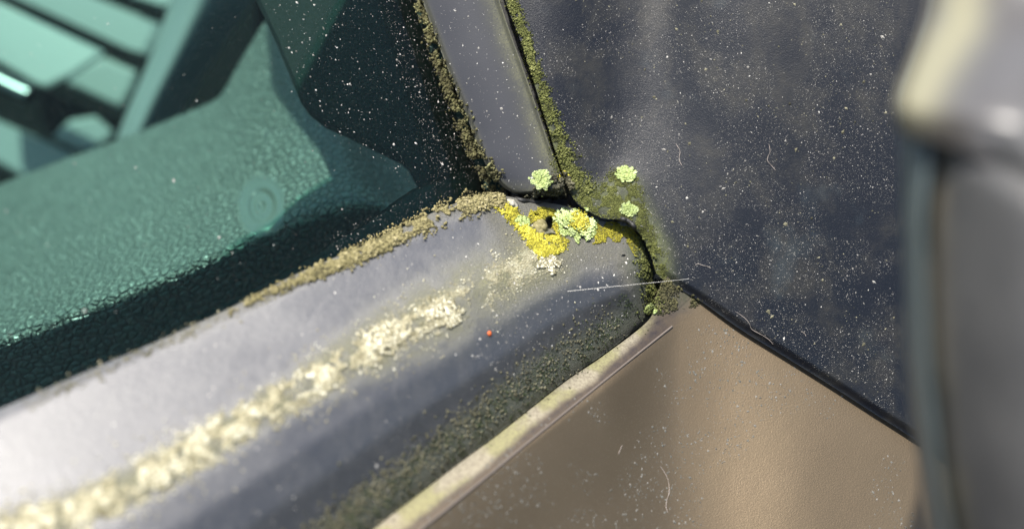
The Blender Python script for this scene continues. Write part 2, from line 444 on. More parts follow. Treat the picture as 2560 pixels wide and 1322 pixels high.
# --- black mirror panel
QT = [(1262, -160), (1266, 0), (1300, 100), (1335, 200), (1368, 290), (1400, 380), (1425, 430), (1450, 470), (1480, 520), (1560, 546), (1606, 590), (1632, 650), (1652, 694)]
def panel():
    # columns run left to right, rows top to bottom; left border then lower border
    left = spline([(1215, -160), (1262, 0), (1300, 100), (1333, 200), (1364, 300), (1392, 390), (1415, 450), (1440, 505), (1500, 543), (1556, 552), (1604, 590), (1630, 645), (1650, 692), (1750, 752), (1850, 822), (1960, 890), (2080, 965), (2190, 1036), (2290, 1100), (2420, 1190)], 380)
    right = spline([(2480, -160), (2480, 0), (2480, 60), (2480, 120), (2480, 200), (2480, 260), (2480, 320), (2490, 380), (2500, 440), (2500, 500), (2510, 560), (2520, 640), (2530, 720), (2540, 780), (2550, 850), (2560, 920), (2570, 1000), (2570, 1060), (2570, 1130), (2560, 1230)], 380)
    m = 300; v = np.linspace(0, 1, m) ** 1.25
    X = left[:, None, 0] * (1 - v) + right[:, None, 0] * v; Y = left[:, None, 1] * (1 - v) + right[:, None, 1] * v
    q = 1 / 14.35 + (X - 1400) * 4.2e-6 - (Y - 500) * 1.0e-6
    D = 1 / q
    # hollow beside the seal, then a fold line running down at x ~ 1555
    fold = 1552 + (Y - 430) * .03
    vy = sm(760, 250, Y)
    D = D + .26 * sm(fold - 200, fold + 20, X) * (1 - sm(fold - 60, fold + 420, X)) * vy + .007 * (np.clip(760 - Y, 0, None) / 178) ** 2 + .055 * np.exp(-((X - 1640) / 100) ** 2) * np.clip(600 - Y, 0, None) / 178 * sm(620, 150, Y)
    # little boss where the fold meets the corner
    D = D - .05 * np.exp(-(((X - 1560) / 50) ** 2 + ((Y - 480) / 60) ** 2))
    edge, et = polydist(X, Y, [(1604, 590), (1650, 692), (1750, 752), (1850, 822), (1960, 890), (2080, 965), (2190, 1036), (2290, 1100), (2420, 1190)])
    D = D + .06 * sm(24, 0, edge)
    D = D + .004 * (fbm(X, Y, 90, 3, 61) - .5)
    cl = [(1330, 200), (1400, 400), (1440, 470), (1520, 500), (1560, 440), (1590, 520), (1640, 620), (1650, 690)]
    cd, _ = polydist(X, Y, cl)
    wd = 12 + 20 * sm(380, 470, Y)
    g = np.clip(np.exp(-(cd / wd) ** 2) * (.4 + 1.2 * fbm(X, Y, 25, 4, 71)), 0, 1)
    return solid_grid("mirror_panel", X, Y, D, .08, M["panel"], car, dict(green=g))
po = panel(); po["label"] = "black dusty plastic panel with vertical dirt streaks"

# --- door skin below
def door():
    top = [(330, 1800), (650, 1548), (930, 1325), (1040, 1240), (1150, 1156), (1240, 1090), (1330, 1019), (1420, 949), (1510, 888), (1622, 799), (1642, 735), (1680, 690), (1800, 740), (1960, 840), (2190, 980), (2420, 1120), (2700, 1290)]
    bot = [(700, 2000), (1000, 1800), (1260, 1620), (1380, 1560), (1500, 1530), (1600, 1500), (1680, 1480), (1760, 1480), (1840, 1480), (1940, 1480), (2040, 1480), (2120, 1480), (2220, 1480), (2340, 1480), (2480, 1500), (2600, 1520), (2760, 1540)]
    v = np.linspace(0, 1, 260) ** 1.35
    X, Y, U, V = loft(top, bot, 480, 260, v)
    e = [(330, 1795), (650, 1545), (930, 1322), (1150, 1152), (1330, 1015), (1510, 884), (1622, 795), (1700, 735)]
    ed, et = polydist(X, Y, e)
    g_ = (X - 1650) * -.78 + (Y - 750) * .62; p_ = (X - 1650) * .62 + (Y - 750) * .78
    gp = 90 * np.log1p(np.exp(np.clip(g_ / 90, -30, 30))) - 34
    D = 1 / (.0706 + 2.25e-5 * gp)
    dn = np.clip(Y - (690 + .64 * (X - 1650)), -60, None) / 178
    pe = 1 / (1 / 14.35 + (X - 1400) * 4.2e-6 - (Y - 500) * 1.0e-6) + .15 - .46 * dn
    w_ = np.clip((X - 1330) / 750, 0, 1); w_ = w_ ** 3 * (w_ * (6 * w_ - 15) + 10)
    D = D * (1 - w_) + pe * w_
    crease = [(700, 1597), (1050, 1325), (1200, 1205), (1330, 1098), (1470, 985), (1600, 880), (1700, 800)]
    cd, ct = polydist(X, Y, crease)
    D = D - .22 * sm(0, 80, ed) * sm(1700, 1500, X) + .14 * sm(60, 330, ed) * sm(1700, 1500, X) + .004 * (fbm(X, Y, 90, 3, 77) - .5)
    side = ed
    cw = 52 - 18 * sm(1200, 1650, X) + 24 * (fbm(X, Y, 60, 4, 81) - .5)
    yellow = sm(cw + 6, cw - 18, ed) * sm(1665, 1615, X + (Y - 760) * .4) * np.where(Y > 690, 1, 0)
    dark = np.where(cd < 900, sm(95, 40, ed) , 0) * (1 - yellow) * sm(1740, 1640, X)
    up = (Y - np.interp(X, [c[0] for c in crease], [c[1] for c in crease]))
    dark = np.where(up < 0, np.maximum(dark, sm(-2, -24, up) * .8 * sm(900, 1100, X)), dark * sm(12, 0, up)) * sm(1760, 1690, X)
    green = np.clip(1.6 * np.exp(-(((X - 1685) / 60) ** 2 + ((Y - 730) / 36) ** 2)), 0, 1)
    dust = np.clip(sm(2250, 1500, X + .3 * (Y - 1000)) * (.4 + fbm(X, Y, 120, 4, 90)), 0, 1)
    return solid_grid("door_panel", X, Y, D, .3, M["door"], car, dict(yellow=yellow, dark=dark, green=green, dust=dust)), crease
door_o, CREASE = door(); door_o["label"] = "brown metallic painted door skin with a dirty upper edge"

# --- black gasket body under all the joints (fills the gaps with real rubber)
def gasket():
    A = [(560, 1700), (900, 1360), (1160, 1160), (1330, 1020), (1500, 880), (1600, 780), (1600, 690), (1540, 590), (1440, 560), (1340, 540), (1230, 500), (1150, 330), (1080, 150), (980, -160)]
    B = [(640, 1740), (960, 1390), (1210, 1200), (1380, 1060), (1560, 920), (1690, 790), (1700, 690), (1650, 560), (1520, 470), (1440, 440), (1400, 360), (1360, 200), (1310, 60), (1240, -160)]
    X, Y, U, V = loft(A, B, 260, 24)
    g_ = np.clip((X - 1650) * -.78 + (Y - 750) * .62, 0, None)
    q = 1 / 14.85 + 2.25e-5 * g_ * sm(520, 800, Y)
    D = 1 / q - .15 * np.sin(np.pi * V) * 0 + .03 * fbm(X, Y, 30, 3, 2)
    return solid_grid("gasket", X, Y, D, .3, M["gasket"], car)
gasket()

# thin rubber lip curling along the corner
def tube(name, pts, rad, mat, parent, seg=8, n=60, taper=None):
    P = spline(pts, n); P = np.asarray(P)
    T = np.gradient(P, axis=0); T /= np.linalg.norm(T, axis=1)[:, None]
    ref = -(RC @ np.array((0, 0, -1.0)))
    A = np.cross(T, ref); A /= np.linalg.norm(A, axis=1)[:, None]; B = np.cross(T, A)
    r = np.full(n, rad * CM) if taper is None else rad * CM * taper(np.linspace(0, 1, n))
    ang = np.linspace(0, 2 * np.pi, seg, endpoint=False)
    V = (P[:, None] + r[:, None, None] * (np.cos(ang)[None, :, None] * A[:, None] + np.sin(ang)[None, :, None] * B[:, None])).reshape(-1, 3)
    ids = np.arange(n * seg).reshape(n, seg); nx = np.roll(ids, -1, 1)
    F = np.stack((ids[:-1], nx[:-1], nx[1:], ids[1:]), -1).reshape(-1, 4)
    return mesh_obj(name, V, F, mat, parent)

# --- window glass: a real pane
def glassq(X, Y): return .0685 - 1.98e-5 * (X - 1200) + 8.35e-6 * (Y - 440)
def glass():
    X, Y = np.meshgrid(np.linspace(-500, 1290, 60), np.linspace(-350, 1330, 60), indexing='ij')
    X = X - .0 * Y
    lim = np.interp(Y, [-350, 0, 170, 330, 480], [1010, 1120, 1200, 1260, 1300]); X = -500 + (X + 500) / 1790 * (lim + 500)
    D = 1 / glassq(X, Y)
    return solid_grid("window_glass", X, Y, D, .35, M["glass"], car)
go = glass(); go["label"] = "teal tinted side window glass with dust spots"
bvh_glass = None

# --- interior
def dash():
    T = [(-300, 560), (-100, 500), (0, 460), (140, 405), (290, 352), (420, 300), (520, 258), (552, 236), (580, 190), (620, 120), (680, 40), (760, 60), (900, 250), (980, 330), (1080, 400)]
    Bm = [(-300, 930), (-100, 870), (0, 835), (130, 790), (260, 740), (380, 698), (480, 656), (560, 622), (640, 585), (700, 560), (780, 535), (880, 512), (960, 520), (1030, 535), (1090, 530)]
    Bo = [(-300, 1250), (-100, 1180), (0, 1120), (130, 1070), (260, 1010), (380, 950), (480, 905), (560, 865), (640, 820), (700, 790), (780, 740), (880, 680), (960, 640), (1050, 615), (1120, 600)]
    n = 320; a = spline(T, n); b = spline(Bm, n); c = spline(Bo, n)
    v1 = np.linspace(0, 1, 120); v2 = np.linspace(0, 1, 60)[1:]
    X = np.concatenate((a[:, None, 0] * (1 - v1) + b[:, None, 0] * v1, b[:, None, 0] * (1 - v2) + c[:, None, 0] * v2), 1)
    Y = np.concatenate((a[:, None, 1] * (1 - v1) + b[:, None, 1] * v1, b[:, None, 1] * (1 - v2) + c[:, None, 1] * v2), 1)
    V = np.repeat(np.concatenate((v1, 1 + v2))[None], n, 0); U = np.repeat(np.linspace(0, 1, n)[:, None], X.shape[1], 1)
    front = 16.2 - 1.2 * (1 - U)
    back = 18.3 + 6.5 * (1 - U) ** .8
    D = np.where(V <= 1, back * (1 - V) + front * V, front + 1.7 * (V - 1))
    # round the front edge
    k = np.hanning(33); k /= k.sum()
    Dp = np.pad(D, ((0, 0), (16, 16)), mode='reflect', reflect_type='odd')
    D = np.stack([np.convolve(r, k, 'valid') for r in Dp])
    D += .9 * sm(.80, 1, U) * (1 - .5 * np.clip(V, 0, 1))
    # dimple
    r = np.hypot((X - 655) / 62, (Y - 515) / 78)
    D += .34 * np.exp(-r ** 2 * 1.6) * (1 + .16 * np.cos(r * 15))
    flat = sm(1.15, .85, r) * np.where(X < 712, 1, 0)
    o = solid_grid("dashboard", X, Y, D, .5, M["leather"], car, dict(flat=flat), collide=False)
    return o
do = dash(); do["label"] = "leather grained dashboard edge seen through the glass"

def prism(name, pts, d, thick, mat, parent, dgrad=(0, 0), bev=.12):
    """closed bevelled slab with a polygon outline; dgrad = change of distance per 100 photo px"""
    P = np.array(pts, float); c = P.mean(0); n = len(P)
    out = []
    def ringpts(s, dd):
        Q = c + (P - c) * s
        return W(Q[:, 0], Q[:, 1], d + dd + (Q[:, 0] - c[0]) / 100 * dgrad[0] + (Q[:, 1] - c[1]) / 100 * dgrad[1])
    sz = np.abs(P - c).max() * K * d
    b = min(bev, thick * .4); s1 = 1 - b / max(sz, .3)
    R = [ringpts(s1 * .96, 0), ringpts(1 - (1 - s1) * .3, b * .3), ringpts(1, b), ringpts(1, thick)]
    V = np.concatenate(R); F = []
    for k in range(3):
        for i in range(n):
            j = (i + 1) % n; F += [(k * n + i, (k + 1) * n + i, (k + 1) * n + j), (k * n + i, (k + 1) * n + j, k * n + j)]
    for i in range(1, n - 1): F.append((0, i, i + 1)); F.append((3 * n, 3 * n + i + 1, 3 * n + i))
    return mesh_obj(name, V, np.array(F), mat, parent, False)

prism("pillar_trim", [(150, -1200), (330, -600), (420, -420), (520, -220), (575, -120), (640, 0), (700, 130), (752, 258), (775, 290), (815, 322), (880, 350), (950, 385), (1005, 412), (1040, 445), (1060, 500), (1400, 560), (1400, -160), (1200, -600), (950, -1200)], 15.6, .3, M["trim"], car, (.02, 0))  # outline carried on and widened above the view to shade the dashboard
def border():
    A = [(940, -160), (985, 0), (1040, 130), (1085, 250), (1115, 340), (1150, 400), (1140, 432), (1060, 462), (980, 510), (880, 575), (760, 650), (640, 715), (500, 790)]
    B = [(1100, -160), (1100, 0), (1150, 130), (1210, 250), (1250, 340), (1300, 420), (1300, 520), (1200, 560), (1100, 600), (960, 660), (800, 720), (660, 780), (520, 830)]
    X, Y, U, V = loft(A, B, 200, 16)
    X = X + 26 * (fbm(X, Y, 40, 3, 12) - .5) * (1 - V)
    return solid_grid("black_glass_border", X, Y, 1 / glassq(X, Y) + .42 + .02 * V, .06, M["gasket"], car, collide=False)
border()
vent = prism("air_vent", [(-500, -300), (640, -300), (640, 300), (300, 560), (-500, 560)], 42, 1.5, M["cavity"], car)
vent["label"] = "dark vent recess with pale slats"
slats = [
 [(-120, -150), (60, -60), (175, -10), (405, 62), (398, 92), (372, 142), (340, 135), (55, 5), (-120, -70)],
 [(170, 178), (262, 142), (345, 180), (338, 215), (306, 272), (280, 262), (172, 212)],
 [(-40, 285), (90, 345), (205, 392), (120, 440), (55, 442), (-40, 390)],
 [(130, 345), (175, 300), (240, 290), (285, 330), (275, 350), (230, 382), (190, 376)],
 [(300, -60), (420, -60), (452, 8), (415, 24), (330, -4)]]
for s_ in slats: prism("slat", s_, 37, .9, M["slat"], vent, (0, -.2), .25)
pl = prism("louvre_plate", [(-150, -60), (0, 15), (70, 40), (262, 130), (258, 142), (190, 188), (118, 222), (92, 214), (0, 160), (-150, 90)], 33, .7, M["slat"], vent, (0, -.3), .2)
tube("lever", [W(-80, 165, 31), W(0, 205, 31), W(40, 225, 31), W(74, 240, 31)], .30, M["chrome"], vent, 12, 30)
bar = [(430, -120), (650, -120), (640, 20), (600, 80), (545, 170), (500, 240), (440, 320), (270, 420), (300, 300), (360, 170), (400, 80)]
# rounded diagonal support bar
def barmesh():
    Lp = [(455, -140), (425, 0), (395, 90), (360, 180), (325, 260), (290, 350), (262, 440)]
    Rp = [(680, -140), (628, 0), (582, 75), (530, 155), (490, 220), (450, 290), (400, 400)]
    X, Y, U, V = loft(Lp, Rp, 80, 40)
    D = 29 - 2.0 * np.sin(np.pi * np.clip(V, 0, 1)) ** .7 + 2.2 * V
    return solid_grid("support_bar", X, Y, D, 2.0, M["bar"], car, collide=False)
barmesh()

# --- mirror housing at the right edge, close to the camera
def housing():
    L = [(2330, -160), (2318, 0), (2278, 130), (2242, 230), (2240, 290), (2252, 360), (2256, 520), (2262, 700), (2268, 900), (2278, 1040), (2296, 1150), (2310, 1250), (2322, 1340), (2340, 1500)]
    S = [(2470, -160), (2450, 0), (2415, 130), (2380, 230), (2345, 290), (2338, 360), (2318, 520), (2318, 700), (2326, 900), (2342, 1040), (2352, 1150), (2366, 1250), (2384, 1340), (2410, 1500)]
    X, Y, U, V = loft(L, S, 200, 50)
    D = -1.75 + 8.9 - .9 * np.sin(V * np.pi / 2) ** .7 + .35 * sm(.9, 1, V) + .25 * sm(.1, 0, V) + 1.0 * sm(400, 240, Y) + .4 * sm(260, -100, Y)
    rim = solid_grid("mirror_rim", X, Y, D, .6, M["rim"], car)
    S2 = [(x + 5, y) for x, y in S]
    Rr = [(2760, -160), (2760, 0), (2760, 130), (2760, 230), (2760, 290), (2760, 360), (2760, 520), (2760, 700), (2760, 900), (2760, 1040), (2760, 1150), (2760, 1250), (2760, 1340), (2760, 1500)]
    X, Y, U, V = loft(S2, Rr, 220, 80)
    D = -1.75 + 8.15 - 1.1 * np.sin(np.clip(V * 1.2, 0, 1) * np.pi / 2) ** .8 + .3 * sm(.05, 0, V)
    # step: an upper lit shelf that leans back above y~420 (slanting down right)
    ys = 330 + (X - 2380) * .45
    D = D + 2.0 * sm(0, 420, ys - Y) + .12 * np.exp(-((Y - ys - 20) / 40) ** 2)
    st = np.exp(-((X - np.interp(Y, [p[1] for p in S], [p[0] for p in S]) - 26) / 22) ** 2)
    o = solid_grid("mirror_housing", X, Y, D, 1.0, M["hous"], car, dict(stain=st))
    cl = [(2336, -160), (2320, 0), (2280, 130), (2244, 230), (2236, 285), (2250, 330)]
    cr = [(2800, -160), (2800, 0), (2800, 130), (2800, 280), (2800, 400), (2800, 560)]
    X, Y, U, V = loft(cl, cr, 120, 120)
    Y = Y + 0 * V
    D = -1.75 + 8.2 - .8 * np.sin(np.clip(V * 1.5, 0, 1) * np.pi / 2) ** .8 + .9 * sm(.75, 0, U) + .25 * sm(.94, 1, U) + .25 * sm(.05, 0, V)
    rd, _ = polydist(X, Y, [(2420, -100), (2400, 60), (2330, 170), (2290, 250)])
    yel = np.exp(-(rd / 62) ** 2)
    c_ = solid_grid("mirror_cap", X, Y, D, .5, M["cap"], car, dict(yellow=yel)); c_["label"] = "pale sunlit top cover of the mirror with a cream stain"
    return o
hs = housing(); hs["label"] = "grey mirror housing, close and out of focus"

# ------------------------------------------------------------ ray casting on the built surfaces
def make_bvh(items):
    Vs = []; Fs = []; b = 0
    for V, F in items: Vs.append(V); Fs.append(F + b); b += len(V)
    V = np.concatenate(Vs) * 100; F = np.concatenate(Fs)
    return BVHTree.FromPolygons(V.tolist(), F.tolist(), all_triangles=True)
bvh = make_bvh(BV)
CV = Vector((CC * 100).tolist())
def cast(px, py):
    px = np.atleast_1d(px); py = np.atleast_1d(py)
    R = W(px, py, np.full(len(px), 10.0)) * 100 - np.array(CV)
    P = []; Nn = []; ok = []
    for r in R:
        h, nn, i, d = bvh.ray_cast(CV, Vector(r.tolist()).normalized())
        if h is None: P.append((0, 0, 0)); Nn.append((0, 0, 1)); ok.append(False); continue
        if nn.dot(Vector(r.tolist())) > 0: nn = -nn
        P.append(h[:]); Nn.append(nn[:]); ok.append(True)
    return np.array(P) / 100, np.array(Nn), np.array(ok)

def scatter_line(pts, n, width, along=None):
    P = np.array(pts, float); L = np.r_[0, np.cumsum(np.linalg.norm(np.diff(P, axis=0), axis=1))]
    t = rng.random(n) * L[-1]
    if along is not None: t = t[rng.random(n) < along(t / L[-1])]
    x = np.interp(t, L, P[:, 0]); y = np.interp(t, L, P[:, 1])
    i = np.clip(np.searchsorted(L, t) - 1, 0, len(P) - 2); d = P[i + 1] - P[i]; d /= np.linalg.norm(d, axis=1)[:, None]
    w = width(t / L[-1]) if callable(width) else width
    o = rng.normal(0, 1, len(t)) * w
    return x - d[:, 1] * o, y + d[:, 0] * o
def scatter_poly(poly, n):
    P = np.array(poly, float); lo = P.min(0); hi = P.max(0); xs = []; ys = []; c = 0
    while c < n:
        x = rng.uniform(lo[0], hi[0], n); y = rng.uniform(lo[1], hi[1], n); k = inpoly(x, y, poly)
        xs.append(x[k]); ys.append(y[k]); c += k.sum()
    return np.concatenate(xs)[:n], np.concatenate(ys)[:n]

phi = (1 + 5 ** .5) / 2
ICO = np.array([(-1, phi, 0), (1, phi, 0), (-1, -phi, 0), (1, -phi, 0), (0, -1, phi), (0, 1, phi), (0, -1, -phi), (0, 1, -phi), (phi, 0, -1), (phi, 0, 1), (-phi, 0, -1), (-phi, 0, 1)]) / math.hypot(1, phi)
ICF = np.array([(0, 11, 5), (0, 5, 1), (0, 1, 7), (0, 7, 10), (0, 10, 11), (1, 5, 9), (5, 11, 4), (11, 10, 2), (10, 7, 6), (7, 1, 8), (3, 9, 4), (3, 4, 2), (3, 2, 6), (3, 6, 8), (3, 8, 9), (4, 9, 5), (2, 4, 11), (6, 2, 10), (8, 6, 7), (9, 8, 1)])
OCT = np.array([(1, 0, 0), (-1, 0, 0), (0, 1, 0), (0, -1, 0), (0, 0, 1), (0, 0, -1)], float)
OCF = np.array([(0, 2, 4), (2, 1, 4), (1, 3, 4), (3, 0, 4), (2, 0, 5), (1, 2, 5), (3, 1, 5), (0, 3, 5)])

def frames(Nn, n):
    a = rng.normal(size=(n, 3)); T = np.cross(Nn, a); T /= np.linalg.norm(T, axis=1)[:, None] + 1e-9
    B = np.cross(Nn, T); return T, B

def blobs(P, Nn, r, flat=.6, jit=.25, lift=.2, elong=1.0, small=False):
    """vertex/face arrays of lumpy grains sitting on the surface"""
    n = len(P); BVs, BF = (OCT, OCF) if small else (ICO, ICF)
    k = len(BVs); T, B = frames(Nn, n)
    if np.isscalar(r): r = np.full(n, r)
    loc = BVs[None] * (1 + rng.normal(0, jit, (n, k, 1))) * r[:, None, None] * CM
    el = 1 + (elong - 1) * rng.random((n, 1))
    V = P[:, None] + loc[..., 0:1] * (T * el)[:, None] + loc[..., 1:2] * B[:, None] + (loc[..., 2:3] * flat + (lift * r * CM)[:, None, None]) * Nn[:, None]
    F = (BF[None] + (np.arange(n) * k)[:, None, None]).reshape(-1, 3)
    return V.reshape(-1, 3), F, k

def pack(name, parts, mat, label=None, cat=None, group=None, kind=None, parent=None, smooth=True):
    Vs = []; Fs = []; Ts = []; b = 0
    for V, F, t in parts:
        Vs.append(V); Fs.append(F + b); b += len(V); Ts.append(t)
    o = mesh_obj(name, np.concatenate(Vs), np.concatenate(Fs), mat, parent, smooth, dict(tone=np.concatenate(Ts)))
    return tag(o, label, cat, group, kind)

def crust(px, py, r0, r1, tone=(.1, .9), flat=.7, lift=.25, layers=1, pile=0.0, small=False, jit=.25, power=2.0, shrink=0):
    P, Nn, ok = cast(px, py); P = P[ok]; Nn = Nn[ok]; x = px[ok]; y = py[ok]; n = len(P)
    r = r0 + (r1 - r0) * rng.random(n) ** power
    h = fbm(x, y, 22, 3, 5)
    if shrink: r = r * (1 - shrink * sm(980, 1220, x))
    P = P + Nn * (pile * np.clip(h * 1.6 - .4, 0, 1) * rng.random(n))[:, None] * CM
    V, F, k = blobs(P, Nn, r, flat, jit, lift, 1.5, small)
    t = tone[0] + (tone[1] - tone[0]) * np.clip(.5 * rng.random(n) + .9 * (h - .25), 0, 1)
    return V, F, np.repeat(t, k)

def lobes(cx, cy, R, n, tone=(.3, 1), raise_=0, inner=.0, up=.16, squash=1.0, size=.26, hole=0):
    """leafy lichen: many small ruffled lobes fanning out from the centre, overlapping like scales"""
    P0, N0, ok = cast(np.array([cx]), np.array([cy])); c = P0[0]; nrm = N0[0]
    xa = W(cx + 50, cy, 10) - W(cx, cy, 10); xa -= nrm * (xa @ nrm); xa /= np.linalg.norm(xa); ya = np.cross(nrm, xa)
    Rc = R * K * (PX(c)[2]) * CM
    Vs = []; Fs = []; Ts = []; b = 0
    for i in range(n):
        a = rng.random() * 2 * math.pi; f = math.sqrt(rng.random() * (1 - inner) + inner)
        edge = 1 + .16 * math.sin(a * 3 + cx) + .12 * math.sin(a * 7 + cy) + rng.normal(0, .05)
        rr = f * Rc * edge
        dirv = xa * math.cos(a) + ya * math.sin(a) * squash
        aa = a + rng.normal(0, .5); dv = xa * math.cos(aa) + ya * math.sin(aa); sd = np.cross(nrm, dv)
        base = c + dirv * rr * .80 + nrm * (raise_ * CM + Rc * (.04 + .12 * (1 - f)))
        L = Rc * size * rng.uniform(.6, 1.25); w = L * rng.uniform(.5, .95)
        lift = up * rng.uniform(.3, 1.4) * L
        fan = 7
        rows = []
        for s_, ww, hh in ((0, .25, 0), (.45, .8, .35), (.85, 1.0, .8), (1.0, .85, 1.0)):
            for k in range(fan):
                q = (k / (fan - 1) - .5) * 2
                ruff = .16 * L * math.sin(k * 2.4 + i) * s_
                ln = L * s_ * (1 - .22 * q * q) + (.07 * L * math.cos(k * 3.1 + i * 1.7) if s_ == 1.0 else 0)
                rows.append(base + dv * ln + sd * q * w * ww * .5 * 1.2 + nrm * (lift * hh ** 1.3 + ruff + .12 * L * (1 - q * q)))
        V = np.array(rows); th = .05 * L
        V2 = V - nrm * th * 1.5
        F = []
        for r_ in range(3):
            for k in range(fan - 1):
                p = r_ * fan + k; F += [(p, p + 1, p + fan + 1), (p, p + fan + 1, p + fan)]
        m = len(V)
        F += [(a_ + m, c_ + m, b_ + m) for a_, b_, c_ in list(F)]
        for k in range(fan - 1):
            p = 3 * fan + k; F += [(p, p + 1, p + 1 + m), (p, p + 1 + m, p + m)]
        t = tone[0] + (tone[1] - tone[0]) * (.25 + .75 * f) * rng.uniform(.75, 1)
        tt = np.repeat([t * .6, t * .85, t, min(1, t * 1.1)], fan)
        Vs.append(V); Vs.append(V2); Fs.append(np.array(F) + b); Ts.append(tt); Ts.append(tt * .6); b += 2 * m
    return np.concatenate(Vs), np.concatenate(Fs), np.concatenate(Ts)

# ------------------------------------------------------------ growth
ML = [(1020, -60), (1050, 20), (1075, 90), (1100, 165), (1130, 240), (1165, 325), (1190, 385), (1225, 440), (1250, 470)]
x, y = scatter_line(ML, 9000, lambda t: 5 + 6 * t)
k = fbm(x, y, 24, 4, 44) > .40; x = x[k]; y = y[k]
p1 = crust(x, y, .005, .022, (0, 1), .8, .5, pile=.08)
pack("moss", [p1], M["brownmoss"], "ragged olive moss line between the teal glass and the grey upright strip", "moss", kind="stuff")
MR = [(1240, -60), (1262, 0), (1298, 90), (1322, 170), (1345, 240), (1368, 310), (1395, 380), (1425, 440), (1455, 485)]
x, y = scatter_line(MR, 7500, lambda t: 7 + 9 * t ** 2)
x = x + 14
k = fbm(x, y, 20, 4, 45) > .36; x = x[k]; y = y[k]
p1 = crust(x, y, .004, .015, (0, 1), .7, .35, pile=.04)
pack("moss", [p1], M["moss"], "long green moss line between the grey upright strip and the black panel", "moss", kind="stuff")
x, y = scatter_poly([(1385, 400), (1420, 400), (1450, 465), (1500, 490), (1530, 430), (1580, 430), (1605, 520), (1645, 620), (1660, 690), (1625, 690), (1605, 600), (1570, 545), (1500, 535), (1420, 490)], 24000)
x = x + rng.normal(0, 9, len(x)); y = y + rng.normal(0, 9, len(y)); keep = fbm(x, y, 24, 4, 50) > .39; x = x[keep]; y = y[keep]
p1 = crust(x, y, .003, .011, (0, .9), .5, .2, pile=.012, small=True)
pack("moss", [p1], M["moss"], "dull green moss film spread over the corner of the black panel", "moss", kind="stuff")
x, y = scatter_poly([(1315, 482), (1345, 462), (1385, 440), (1415, 430), (1428, 460), (1418, 494), (1360, 500), (1318, 497)], 2400)
x = x + rng.normal(0, 4, len(x)); k = fbm(x, y, 16, 3, 77) > .40; x = x[k]; y = y[k]
p1 = crust(x, y, .006, .026, (0, .7), .8, .5, pile=.14)
pack("moss", [p1], M["greymoss"], "dark grey-green moss clump at the foot of the grey upright strip", "moss", kind="stuff")

TE = [(560, 775), (640, 735), (730, 695), (850, 645), (960, 597), (1080, 535), (1200, 495), (1255, 490)]
x, y = scatter_line(TE, 13000, lambda t: np.interp(t, [0, .3, .5, .8, 1], [4, 8, 11, 13, 11]), lambda t: np.interp(t, [0, .25, .42, 1], [.04, .16, .8, 1]))
x += 8; y += 8
k = fbm(x, y, 30, 4, 46) > .36; x = x[k]; y = y[k]
p1 = crust(x, y, .006, .024, (.0, .95), .6, .3, pile=.05)
pack("crust", [p1], M["tancrust"], "tan lichen crust along the edge where the teal glass meets the grey trim", "lichen", kind="stuff")
x, y = scatter_line([(60, 1005), (300, 895), (560, 780), (800, 672)], 420, 9)
p1 = crust(x, y + 10, .006, .022, (.2, .9), .5, .1)
pack("crust", [p1], M["greymoss"], "thin pale grey grit on the near left edge of the grey trim", "lichen", kind="stuff")

# lichen ridge
x, y = scatter_line(RIDGE, 30000, lambda t: np.interp(t, [0, .5, .75, 1], [24, 19, 18, 22]))
x = x + rng.normal(0, 5, len(x)); keep = fbm(x, y, 30, 5, 91) > (.43 + .05 * sm(1080, 1300, x)) ; x = x[keep]; y = y[keep]
p1 = crust(x, y, .004, .020, (0, 1), .42, .2, pile=.018, shrink=.5)
pack("lichen_crust", [p1], M["cream"], "long cream lichen crust band running down the ridge of the grey trim", "lichen", kind="stuff")
x, y = scatter_line(RIDGE, 5000, 42)
keep = fbm(x, y, 40, 4, 95) > .5; x = x[keep]; y = y[keep]
p1 = crust(x, y, .005, .016, (.1, 1), .6, .3, small=True)
pack("lichen_grain", [p1], M["cream"], "loose fine lichen grains scattered beside the ridge of the grey trim", "lichen", kind="stuff")

# green algae band on lower trim edge, with pale grains
x, y = scatter_line([(760, 1440), (930, 1300), (1100, 1170), (1290, 1030), (1420, 930), (1510, 868), (1605, 780)], 6000, 24)
keep = fbm(x, y, 26, 3, 99) > .46; x = x[keep]; y = y[keep]
xx = x - 22; yy = y - 24
p1 = crust(xx, yy, .003, .012, (0, .9), .7, .3, small=True)
pack("algae", [p1], M["green"], "dark green algae band along the lower edge of the grey trim", "algae", kind="stuff")
x, y = scatter_line([(760, 1420), (930, 1280), (1100, 1150), (1290, 1010), (1420, 915), (1560, 820)], 3600, 26, lambda t: 1 - .55 * t)
p1 = crust(x - 20, y - 24, .004, .020, (.1, .85), .5, .2)
pack("lichen_grain", [p1], M["greymoss"], "pale round grains dotted over the dark green algae band", "lichen", kind="stuff")

x, y = scatter_poly([(1638, 698), (1665, 700), (1752, 752), (1735, 768), (1700, 772), (1640, 792), (1628, 760)], 2600)
x = x + rng.normal(0, 5, len(x)); k = fbm(x, y, 20, 3, 31) > .40
p1 = crust(x[k], y[k], .004, .018, (0, .6), .6, .3, pile=.03)
pack("moss", [p1], M["brownmoss"], "dark brown-green moss wedge in the notch where trim, panel and brown door meet", "moss", kind="stuff")

